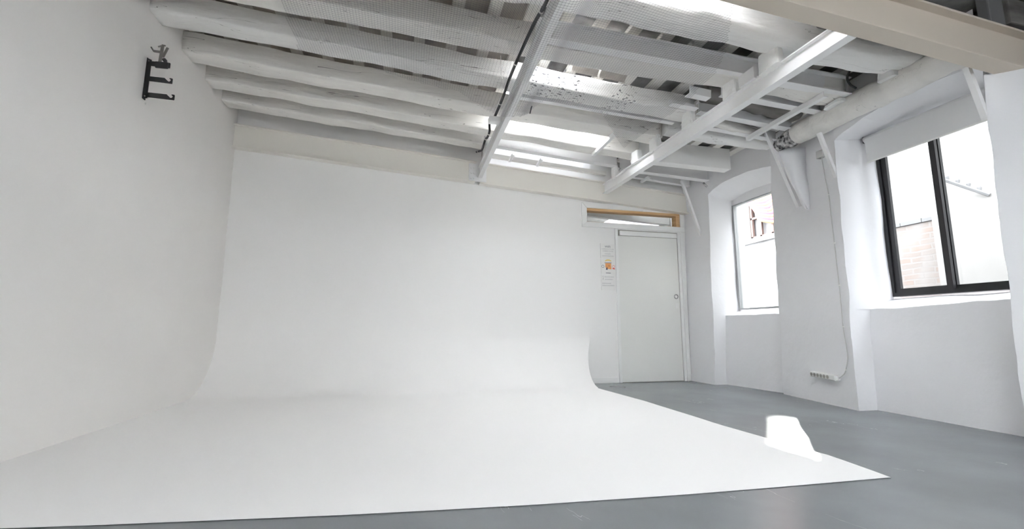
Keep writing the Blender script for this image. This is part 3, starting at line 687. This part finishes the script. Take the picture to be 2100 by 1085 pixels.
# battens: strips crossing above the logs, every 28.5 cm
bp_ = None
spans = [(2.60, 3.32), (3.42, 3.80), (3.94, 4.36), (4.48, 4.80), (4.94, 5.25)]
names_y = ['between the thick log and the cracked log', 'between the cracked log and the spotted log', 'in the third gap', 'in the fourth gap', 'in the last gap before the back wall']
x = -1.99 + 0.0; k = 0
ORD = ['first','second','third','fourth','fifth','sixth','seventh','eighth','ninth','tenth','eleventh','twelfth','thirteenth','fourteenth','fifteenth','sixteenth','seventeenth','eighteenth','nineteenth','twentieth','twenty-first','twenty-second']
BG = 'painted battens crossing above the logs'
xs = [-1.99 + .285 * i for i in range(22)]
def in_sky(x, y0, y1): return any(s[0] - .02 < x + .05 and x < s[1] + .0 and s[2] < y1 and s[3] > y0 for s in SKY)
cnt = 0
for i, x in enumerate(xs):
    x1 = x + 0.095
    segs = [(2.30, 5.60)]
    # a batten is interrupted where a skylight opens
    for s in SKY[:4]:
        ns = []
        for a, b in segs:
            if s[0] < x1 and x < s[1] and s[2] < b and s[3] > a:
                if s[2] - a > .1: ns.append((a, s[2]))
                if b - s[3] > .1: ns.append((s[3], b))
            else: ns.append((a, b))
        segs = ns
    for si, (a, b) in enumerate(segs):
        part = '' if len(segs) == 1 else (', piece nearest the cream beam', ', piece before the middle skylight', ', piece before the last skylight', ', piece at the back wall')[min(3, si)]
        mb = MB(); sbox(mb, x, x1, a, b, 0.235, 0.275)
        mb.build('roof_batten', M['batten'], label='%s white roof batten counted from the left wall%s' % (ORD[i], part), cat='batten', group=BG); cnt += 1
# loose tile pieces beside the first skylight
for x, y, lab in ((1.44, 3.56, 'left'), (1.72, 3.56, 'right')):
    mb = MB(); n_ = 10
    rr = [[(x + .26 * q, y + .11 * math.cos(PI * k / n_), rz(x + .26 * q) + .17 + .05 * math.sin(PI * k / n_)) for k in range(n_ + 1)] for q in (0, 1)]
    r2 = [[(p[0], p[1], p[2] + .012) for p in q] for q in rr]
    mb.loft([rr[0] + r2[0][::-1], rr[1] + r2[1][::-1]])
    mb.build('roof_tile', M['deck'], label='curved grey roof tile in the skylight behind the net, %s of two' % lab, cat='roof tile', group='curved tiles in the skylight')

# dark log, stub, and a block added as shade above the foreground beam
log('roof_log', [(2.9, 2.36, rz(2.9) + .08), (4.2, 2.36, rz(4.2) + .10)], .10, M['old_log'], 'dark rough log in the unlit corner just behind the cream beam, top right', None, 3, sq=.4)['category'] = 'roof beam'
mb = MB(); mb.box((4.0, 1.965, 2.805), (4.34, 2.30, 3.02)); mb.build('shade_block', M['old_log'], label='dark block added as shade on the beam end in the top right corner', cat='shade block', bevel=.01)
mb = MB(); mb.box((3.84, 1.985, 2.79), (3.99, 2.055, 3.04)); mb.build('steel_stub', M['ext_dim'], label='grey upright steel stub on top of the cream beam in the top right corner', cat='steel stub', bevel=.01)

# ------------------------------------------------------------------ bird net
poly = [(-0.94, 2.05), (-0.94, 3.84), (-0.49, 3.85), (0.02, 3.98), (0.28, 4.02), (0.43, 4.01), (0.56, 4.12), (0.70, 4.02), (0.79, 3.86), (0.95, 3.80), (1.06, 3.98), (1.12, 4.08), (1.25, 3.86),
        (1.55, 3.88), (1.86, 3.92), (2.15, 4.27), (2.41, 4.56), (2.45, 3.97), (2.48, 3.42), (2.42, 2.96), (2.32, 2.70), (2.05, 2.30), (1.95, 2.05)]
def inside(x, y):
    c = False; j = len(poly) - 1
    for i in range(len(poly)):
        xi, yi = poly[i]; xj, yj = poly[j]
        if (yi > y) != (yj > y) and x < (xj - xi) * (y - yi) / (yj - yi) + xi: c = not c
        j = i
    return c
def netz(x, y):
    z = rz(x) - .035 - 0.018 * (1 + noise.noise((x * 2.1, y * 2.3, 5)))
    d = abs(x - 0.885); low = 2.640
    t = max(0, min(1, (d - .035) / 0.38)); t = t * t * (3 - 2 * t) if t < 1 else 1
    f = 1 - (1 - t) ** 1.6
    z = low + (z - low) * f
    return z
def netp(u, v):      # slightly warped weave
    x = u + 0.035 * noise.noise((u * .9, v * .9, 1)) + .03 * (v - 3); y = v + 0.035 * noise.noise((u * .9, v * .9, 7)) + .035 * (u - .8)
    return x, y
mb = MB(); stp = 0.021; rr = 0.00072
nu = int(3.9 / stp); nv = int(2.8 / stp)
gridp = [[None] * (nv + 1) for _ in range(nu + 1)]
for i in range(nu + 1):
    for j in range(nv + 1):
        x, y = netp(-1.2 + i * stp, 1.95 + j * stp)
        if inside(x, y): gridp[i][j] = Vector((x, y, netz(x, y)))
def runs(seq):
    cur = []
    for p in seq:
        if p is None:
            if len(cur) > 1: yield cur
            cur = []
        else: cur.append(p)
    if len(cur) > 1: yield cur
for i in range(nu + 1):
    for run in runs(gridp[i]): mb.tube(run, rr, 3, cap=False)
for j in range(nv + 1):
    for run in runs([gridp[i][j] for i in range(nu + 1)]): mb.tube(run, rr, 3, cap=False)
kn = MB()
for i in range(0, nu + 1):
    for j in range(0, nv + 1):
        p = gridp[i][j]
        if p is not None:
            q = .0017
            mb.add([p + Vector(d) * q for d in ((1,0,0),(0,1,0),(-1,0,0),(0,-1,0),(0,0,1),(0,0,-1))], [(0,1,4),(1,2,4),(2,3,4),(3,0,4),(1,0,5),(2,1,5),(3,2,5),(0,3,5)])
me = bpy.data.meshes.new('bird_net'); me.from_pydata(mb.v, [], mb.f); me.materials.append(M['net'])
NET = bpy.data.objects.new('bird_net', me); COL.objects.link(NET)
tag(NET, 'fine dark mesh net stretched under the roof logs on both sides of the girder', 'net')

# ------------------------------------------------------------------ black cable along the left girder
cb = empty('power_cable', (0.8, 2.2, 2.8), 'thick black cable tied along the left side of the narrow girder', 'cable')
pts = [(0.815, 2.10, 2.76), (0.812, 2.5, 2.765), (0.805, 2.72, 2.79), (0.80, 3.12, 2.80), (0.80, 3.45, 2.80), (0.80, 3.70, 2.77), (0.795, 4.05, 2.75), (0.80, 4.15, 2.77), (0.80, 4.36, 2.82), (0.81, 4.42, 2.76), (0.815, 4.58, 2.76), (0.82, 4.70, 2.80), (0.82, 4.83, 2.79), (0.825, 5.0, 2.79), (0.82, 5.14, 2.83), (0.81, 5.30, 2.88)]
def smooth_path(P, n=5):
    P = [Vector(p) for p in P]; out = []
    for i in range(len(P) - 1):
        p0 = P[max(i-1, 0)]; p1 = P[i]; p2 = P[i+1]; p3 = P[min(i+2, len(P)-1)]
        for k in range(n):
            t = k / n
            out.append(0.5 * ((2*p1) + (-p0+p2)*t + (2*p0-5*p1+4*p2-p3)*t*t + (-p0+3*p1-3*p2+p3)*t*t*t))
    out.append(P[-1]); return out
sp_ = smooth_path(pts, 6)
t = MB(); t.tube(sp_, 0.0125, 10); child(t.build('cable_sheath', M['black'], smooth=True), cb)
for i in (8, 20, 32, 44, 56, 66, 86):
    if i < len(sp_) - 1:
        c = sp_[i]; d = (sp_[i+1] - sp_[i]).normalized()
        t = MB(); t.tube([c - d * .006, c + d * .006], 0.016, 10); child(t.build('cable_tie', M['cord'], smooth=True), cb)
# small loop of white cord by the cable, hanging hook
t = MB(); t.tube(smooth_path([(0.70, 3.35, 2.93), (0.74, 3.5, 2.86), (0.78, 3.62, 2.83), (0.79, 3.8, 2.80), (0.77, 3.95, 2.79), (0.74, 4.02, 2.80)]), .003, 6)
t.build('white_cord', M['cord'], smooth=True, label='loose white cord dangling beside the black cable under the net', cat='cord')
cl = MB(); cl.box((0.735, 4.02, 2.685), (0.845, 4.10, 2.735)); cl.build('cable_bracket', M['steel'], label='small white steel plate the black cable passes behind on the narrow girder', cat='bracket', bevel=.003)
t = MB(); t.tube([(1.15, 4.00, 2.87), (1.16, 4.10, 2.845)], .006, 8); t.build('hook_rod', M['black'], smooth=True, label='short black rod hanging under the net right of the narrow girder', cat='rod')
t = MB(); t.tube(smooth_path([(3.62, 2.78, 2.92), (3.63, 2.84, 2.85), (3.68, 2.86, 2.80), (3.74, 2.86, 2.775)]), .009, 8); t.build('power_cable', M['black'], smooth=True, label='short black cable curving behind the log of the window wall', cat='cable')
t = MB(); t.tube([(1.90 + .03 * math.cos(a), 3.955, rz(1.9) - .01 + .025 * math.sin(a)) for a in [2*PI*k/20 for k in range(21)]], .004, 6); t.build('wire_ring', M['steel'], smooth=True, label='small white ring hanging from the slim joist behind the spotted log', cat='ring')

# ------------------------------------------------------------------ wall hook for paper rolls
hk = empty('wall_bracket', (-2.0, 3.8, 2.62), 'black three-armed backdrop roll bracket screwed high on the left wall', 'wall bracket')
y0 = 3.795
t = MB(); t.prism([(-1.994, y0, 2.452), (-1.966, y0, 2.452), (-1.966, y0, 2.768), (-1.994, y0, 2.778)], (0, .006, 0)); t.prism([(-1.998, y0, 2.448), (-1.992, y0, 2.448), (-1.992, y0, 2.782), (-1.998, y0, 2.782)], (0, .035, 0))
child(t.build('back_plate', M['black_metal']), hk)
def arm(z, lx):
    x0 = -1.985; xe = x0 + lx
    poly_ = [(x0, z - .019), (xe, z - .022), (xe + .002, z - .018), (xe + .002, z + .019), (xe - .003, z + .022), (xe - .019, z + .022), (xe - .019, z + .016), (xe - .010, z + .010), (xe - .010, z + .002), (xe - .016, z - .006), (xe - .024, z - .007), (xe - .030, z - .002), (xe - .052, z + .019), (x0, z + .019)]
    t = MB(); t.add([(a, y0, b) for a, b in poly_] + [(a, y0 + .006, b) for a, b in poly_], [tuple(range(len(poly_))), tuple(range(len(poly_), 2 * len(poly_)))[::-1]] + [(i, (i+1) % len(poly_), (i+1) % len(poly_) + len(poly_), i + len(poly_)) for i in range(len(poly_))])
    return child(t.build('hook_arm', M['black_metal']), hk)
arm(2.738, .145); arm(2.612, .172); arm(2.480, .198)
for z in (2.755, 2.466):
    t = MB(); t.tube([(-1.980, y0 - .004, z), (-1.983, y0, z)], .005, 8); child(t.build('screw', M['clamp']), hk)
# spring clamp hanging on the top arm
t = MB(); t.tube([(-2.004, 3.845, 2.43), (-1.996, 3.845, 2.43)], .009, 10); t.build('wall_plug', M['grey_plastic'], label='small grey wall plug just below the black wall bracket', cat='wall plug')
cp = empty('spring_clamp', (-1.9, 3.79, 2.76), 'dull metal clamp gripping the top arm of the black wall bracket', 'clamp')
def bar(pts, w_, y, th=.008, name='jaw', m='clamp'):
    t = MB(); t.profile(pts[0], pts[1], [(-w_/2, -th/2), (w_/2, -th/2), (w_/2, th/2), (-w_/2, th/2)], up=(0, 1, 0)); return child(t.build(name, M[m], bevel=.002), cp)
bar([(-1.905, 3.785, 2.73), (-1.895, 3.78, 2.885)], .022, 0, name='clamp_body'); bar([(-1.885, 3.778, 2.79), (-1.855, 3.77, 2.87)], .018, 0, name='clamp_handle')
bar([(-1.90, 3.776, 2.83), (-1.945, 3.77, 2.828)], .018, 0, name='clamp_jaw'); bar([(-1.943, 3.77, 2.822), (-1.966, 3.768, 2.858)], .010, 0, name='clamp_jaw')
bar([(-1.895, 3.776, 2.885), (-1.922, 3.772, 2.868)], .010, 0, name='clamp_jaw'); bar([(-1.90, 3.776, 2.89), (-1.872, 3.772, 2.884)], .010, 0, name='clamp_jaw')
bar([(-1.93, 3.783, 2.725), (-1.845, 3.783, 2.728)], .050, 0, .014, name='clamp_base', m='black_metal')
t = MB(); t.tube([(-1.868, 3.765, 2.765), (-1.868, 3.785, 2.765)], .014, 12); child(t.build('clamp_knob', M['black_metal'], smooth=True), cp)

# ------------------------------------------------------------------ three little signs by the door
def txt(body, x, z, size, m, parent, align='CENTER', name='lettering', sy=1):
    cu = bpy.data.curves.new(name, 'FONT'); cu.body = body; cu.size = size; cu.align_x = align; cu.extrude = 0.0004; cu.fill_mode = 'BOTH'
    o = bpy.data.objects.new(name, cu); COL.objects.link(o)
    dg = bpy.context.evaluated_depsgraph_get(); me = bpy.data.meshes.new_from_object(o.evaluated_get(dg)); bpy.data.objects.remove(o)
    me.materials.clear(); me.materials.append(m)
    o = bpy.data.objects.new(name, me); COL.objects.link(o); o.rotation_euler = (PI / 2, 0, 0); o.location = (x, D - 0.0155, z)
    return child(o, parent)
SX0, SX1 = 2.603, 2.812; SC = (SX0 + SX1) / 2
def board(z0, z1, label):
    e = empty('sign_board', (SC, D, z0), label, 'sign', 'white notices beside the door')
    t = MB(); t.box((SX0, D - .014, z0), (SX1, D, z1)); child(t.build('panel', M['paper'], bevel=.0015), e); return e
s1 = board(1.680, 1.882, 'top white notice headed WIFI left of the door')
txt('WIFI', SC, 1.822, .042, M['ink'], s1); txt('CAMERAS 01 17 at 5ta', SC, 1.796, .019, M['pale_ink'], s1); txt('CAMERAS 12 at 5ta', SC, 1.768, .019, M['pale_ink'], s1)
txt('contraseña:', SC, 1.730, .020, M['pale_ink'], s1); txt('cameratotalteam', SC, 1.700, .026, M['pale_ink'], s1)
s2 = board(1.458, 1.668, 'middle white notice with the orange picture left of the door')
def pol(pts, m, parent, name='print'):
    t = MB(); t.prism([(a, D - .0155, b) for a, b in pts], (0, .0012, 0)); return child(t.build(name, m), parent)
def disc(x, z, r1, r0, m, parent, name='print'):
    t = MB(); n_ = 24; o_ = [(x + r1 * math.cos(2*PI*k/n_), D - .0155, z + r1 * math.sin(2*PI*k/n_)) for k in range(n_)]; i_ = [(x + r0 * math.cos(2*PI*k/n_), D - .0155, z + r0 * math.sin(2*PI*k/n_)) for k in range(n_)]
    t.add(o_ + i_, [(k, (k+1) % n_, n_ + (k+1) % n_, n_ + k) for k in range(n_)]); return child(t.build(name, m), parent)
pol([(SC - .040, 1.545), (SC + .048, 1.545), (SC + .045, 1.605), (SC - .040, 1.605)], M['orange'], s2, 'orange_print')
pol([(SC - .030, 1.530), (SC + .048, 1.522), (SC + .048, 1.545), (SC - .03, 1.545)], M['orange'], s2, 'orange_print')
pol([(SC - .045, 1.626), (SC - .02, 1.640), (SC + .025, 1.642), (SC + .050, 1.628), (SC + .045, 1.645), (SC + .02, 1.658), (SC - .02, 1.656), (SC - .04, 1.643)], M['yellow'], s2, 'yellow_banner')
pol([(SC - .052, 1.607), (SC + .052, 1.607), (SC + .052, 1.613), (SC - .052, 1.613)], M['navy'], s2, 'navy_print')
pol([(SC - .034, 1.515), (SC - .008, 1.515), (SC - .010, 1.545), (SC - .018, 1.560), (SC - .026, 1.548)], M['navy'], s2, 'navy_print')
pol([(SC + .006, 1.566), (SC + .020, 1.558), (SC + .018, 1.575), (SC + .008, 1.585)], M['navy'], s2, 'navy_print')
pol([(SC - .036, 1.466), (SC + .036, 1.466), (SC + .036, 1.474), (SC - .036, 1.474)], M['ink'], s2, 'caption')
disc(SC - .078, 1.560, .020, .015, M['ink'], s2, 'round_mark'); disc(SC + .080, 1.562, .019, .015, M['red'], s2, 'round_mark')
pol([(SC + .062, 1.528), (SC + .100, 1.522), (SC + .098, 1.540), (SC + .066, 1.542)], M['red'], s2, 'red_print')
s3 = board(1.235, 1.440, 'bottom white notice with a small f symbol left of the door')
disc(SX0 + .026, 1.418, .011, .008, M['pale_ink'], s3, 'round_mark'); txt('@cameratotalteam', SX0 + .048, 1.412, .018, M['pale_ink'], s3, 'LEFT')
txt('f', SX0 + .020, 1.375, .034, M['navy'], s3, 'LEFT'); txt('cameratotalteam', SX0 + .048, 1.378, .018, M['pale_ink'], s3, 'LEFT')
txt('#cameratotal', SX0 + .012, 1.322, .024, M['pale_ink'], s3, 'LEFT'); txt('#cameratotalteam', SX0 + .012, 1.292, .024, M['pale_ink'], s3, 'LEFT')

# ------------------------------------------------------------------ power strip, cable, junction box on the pier
def pierx(y, z): 
    t = (4.31 - y) / 1.02; return topx(P2a, z) * (1 - t) + topx(P2b, z) * t
ps = empty('power_strip', (pierx(3.63, .26), 3.63, 0.26), 'white six-socket power strip fixed low on the pier', 'power strip')
A = Vector((pierx(3.80, .27) - .002, 3.80, 0.27)); B = Vector((pierx(3.475, .27) - .002, 3.475, 0.262)); ax = (B - A).normalized(); nn = Vector((ax.y, -ax.x, 0)).normalized()
if nn.x > 0: nn = -nn
upv = Vector((0, 0, 1))
t = MB(); t.loft([[A + nn * d + upv * z for d, z in ((0, -.027), (.045, -.027), (.052, -.020), (.052, .020), (.045, .027), (0, .027))], [B + nn * d + upv * z for d, z in ((0, -.027), (.045, -.027), (.052, -.020), (.052, .020), (.045, .027), (0, .027))]])
child(t.build('strip_body', M['white_plastic'], bevel=.003), ps)
for k in range(6):
    c = A + ax * (.027 + .044 * k) + nn * .052
    t = MB(); t.tube([c - nn * .001, c + nn * .0015], .0185, 20); q = child(t.build('socket', M['socket'], smooth=False), ps)
    t = MB(); t.tube([c + nn * .0015, c + nn * .0022], .021, 20)
    rgs = []
    ring = MB(); N_ = 24
    e1, e2 = ax, upv
    a_ = [c + nn * .0025 + (e1 * math.cos(2*PI*i/N_) + e2 * math.sin(2*PI*i/N_)) * .0205 for i in range(N_)]
    b_ = [c + nn * .0035 + (e1 * math.cos(2*PI*i/N_) + e2 * math.sin(2*PI*i/N_)) * .0175 for i in range(N_)]
    ring.add(a_ + b_, [(i, (i+1) % N_, N_ + (i+1) % N_, N_ + i) for i in range(N_)])
    w_ = ring.build('rim', M['white_plastic']); w_.parent = q
    for dz in (-.007, .007):
        p_ = MB(); cc = c + ax * dz; p_.tube([cc + nn * .0014, cc + nn * .0022], .0026, 8); w_ = p_.build('pin_hole', M['dark']); w_.parent = q
t = MB(); e_ = B + ax * .001; t.loft([[e_ + nn * d + upv * z for d, z in ((.008, -.022), (.042, -.022), (.042, .022), (.008, .022))], [e_ + ax * .022 + nn * d + upv * z for d, z in ((.010, -.016), (.036, -.016), (.036, .016), (.010, .016))]])
child(t.build('end_plug', M['white_plastic']), ps)
jb = MB(); jx = pierx(3.46, 2.43); jb.box((jx - .045, 3.425, 2.395), (jx + .01, 3.495, 2.47)); jb.build('junction_box', M['grey_white'], label='small square white box at the top of the power cable on the pier', cat='junction box', bevel=.004)
cpts = [(3.455, 2.395), (3.435, 2.21), (3.405, 2.00), (3.395, 1.77), (3.385, 1.52), (3.370, 1.117), (3.366, .90), (3.366, .734), (3.352, .62), (3.342, .516), (3.345, .44), (3.368, .37), (3.40, .31), (3.447, .272)]
cw = empty('wall_cable', (pierx(3.37, 1.3), 3.37, 1.3), 'thin white cable running down the pier to the power strip', 'cable')
path = smooth_path([(pierx(y, z) - .016, y, z) for y, z in cpts[:-2]] + [(pierx(3.40, .31) - .014, 3.40, .31), tuple(B + ax * .022 + nn * .022)], 5)
t = MB(); t.tube(path, .0048, 8); child(t.build('cable_sheath', M['grey_white'], smooth=True), cw)
for z in (1.98, 1.51, 1.117, .734, .35):
    c = min(path, key=lambda p: abs(p.z - z)); t = MB(); t.tube([c - upv * .004, c + upv * .004], .009, 8); child(t.build('cable_clip', M['white_plastic']), cw)
# lamp stub by the door corner
t = MB(); t.tube([(3.86, 5.10, 2.66), (3.90, 5.08, 2.60)], .014, 10); t.build('glass_bulb', M['chrome'], smooth=True, label='tiny glassy bulb hanging where the broad joist enters the window wall', cat='bulb')
# ------------------------------------------------------------------ courtyard outside
gd = MB(); gd.box((4.62, -12, -0.3), (26, 26, -0.1)); gd.build('ground', M['ext_dim'], kind='structure')
b = MB(); b.box((8.0, 5.0, -.1), (8.3, 6.9, 2.40)); o = b.build('brick_wall', M['brick'], label='weathered salmon brick wall outside the left pane of the black window', cat='wall')
t = MB()
for k in range(6): t.box((7.97, 5.0 + .32 * k, 2.405), (8.33, 5.31 + .32 * k, 2.46 + .008 * (k % 2)))
q = t.build('coping_stones', M['ext_dim']); q.parent = o
b = MB(); b.box((8.0, 6.9, -.1), (8.3, 10.5, 2.85)); b.box((7.93, 6.9, 2.72), (8.0, 10.5, 2.76)); b.build('limewashed_wall', M['white_brick'], label='limewashed brick wall outside the arched window', cat='wall')
b = MB(); n_ = 24; pr = [(9.0, 7.4, -.1), (9.0, 4.6, -.1)] + [(9.0, 4.6 + 2.8 * k / n_, 2.9 + .62 * math.sin(PI * k / n_) ** .8) for k in range(n_ + 1)]
b.prism(pr, (.3, 0, 0)); b.build('arched_wall', M['ext_white'], label='pale wall with a rounded top rising behind the salmon brick wall', cat='wall')
b = MB(); b.box((7.6, -3.0, -.1), (8.3, 4.93, 4.4)); b.build('rendered_house', M['ext_white'], label='white rendered house wall outside the right pane of the black window', cat='building')
# insulator bar on the house
ib = empty('insulator_bar', (7.55, 4.5, 2.7), 'old grey iron bar with insulators on the white house wall outside', 'bar')
t = MB(); t.tube([(7.35, 4.55, 2.80), (7.59, 4.22, 2.50)], .026, 6); child(t.build('bar', M['ext_dim']), ib)
for k in range(4):
    q = .08 + k * .24; c = Vector((7.35, 4.55, 2.80)).lerp(Vector((7.59, 4.22, 2.50)), q); t = MB(); t.tube([c, c + Vector((0, 0, .06)), c + Vector((0, 0, .09))], [.014, .026, .012], 8); child(t.build('insulator', M['ext_dim']), ib)
# upper storey with lattice window and cloth, behind the limewashed wall
uh = empty('neighbour_house', (8.9, 8.8, 0), 'white house with a brown-barred window above the limewashed wall', 'building')
b = MB(); b.box((8.7, 7.6, -.1), (9.2, 8.35, 4.9)); b.box((8.7, 9.75, -.1), (9.2, 10.6, 4.9)); b.box((8.7, 8.35, -.1), (9.2, 9.75, 2.4)); b.box((8.7, 8.35, 4.3), (9.2, 9.75, 4.9)); child(b.build('wall', M['ext_white']), uh)
b = MB()
for y in (8.38, 8.68, 9.05, 9.42, 9.72): b.box((8.72, y - .03, 2.4), (8.78, y + .03, 4.3))
for z in (2.45, 3.05, 3.55, 4.2): b.box((8.72, 8.35, z - .025), (8.78, 9.75, z + .025))
child(b.build('window_bars', M['brown_paint']), uh)
b = MB(); b.box((8.82, 8.35, 2.4), (8.84, 9.75, 4.3)); child(b.build('pane', M['pane_dim']), uh)
for (cm, off, lab) in ((M['pink'], 0, 'pink'), (M['apricot'], .5, 'apricot')):
    pass
cloth = empty('striped_awning', (8.6, 9.0, 3.7), 'draped pink and orange striped cloth seen at the top of the arched window', 'cloth')
for si in range(14):
    t = MB(); rows_ = []
    for k in range(2):
        a = (si + k) / 14; row = []
        for q in range(13):
            s_ = q / 12
            y = 8.15 + 1.5 * s_ + .10 * math.sin(a * 5); z = 4.45 - .75 * a - .40 * math.sin(PI * s_) * a - .1 * s_; xx = 8.62 - .10 * math.sin(s_ * 14 + a * 3) * a
            row.append((xx, y, z))
        rows_.append(row)
    t.loft([rows_[0] , rows_[1]], cap=False, closed=False)
    oo = t.build('stripe', M['pink'] if si % 2 == 0 else M['apricot'], smooth=True); child(oo, cloth)
    so = oo.modifiers.new('s', 'SOLIDIFY'); so.thickness = .004
# tall houses added beyond to shape the sun, with the gap it shines through
b = MB(); b.box((10.0, -6, -.1), (16, 10.74, 9.6)); b.build('sun_blocker_house', M['ext_white'], label='tall pale house added to limit the sun beyond the courtyard walls', cat='building')
b = MB(); b.prism([(10.0, 10.92, -.1), (16, 17.55, -.1), (16, 20, -.1), (10, 20, -.1)], (0, 0, 9.7)); b.build('sun_blocker_house', M['ext_white'], label='tall pale house added to limit the sun, left of the gap between houses', cat='building')
b = MB(); b.box((10.0, 10.74, -.1), (10.3, 10.93, 7.32)); b.build('sun_blocker_wall', M['ext_white'], label='lower wall added to trim the sun in the gap between the two tall houses', cat='wall')
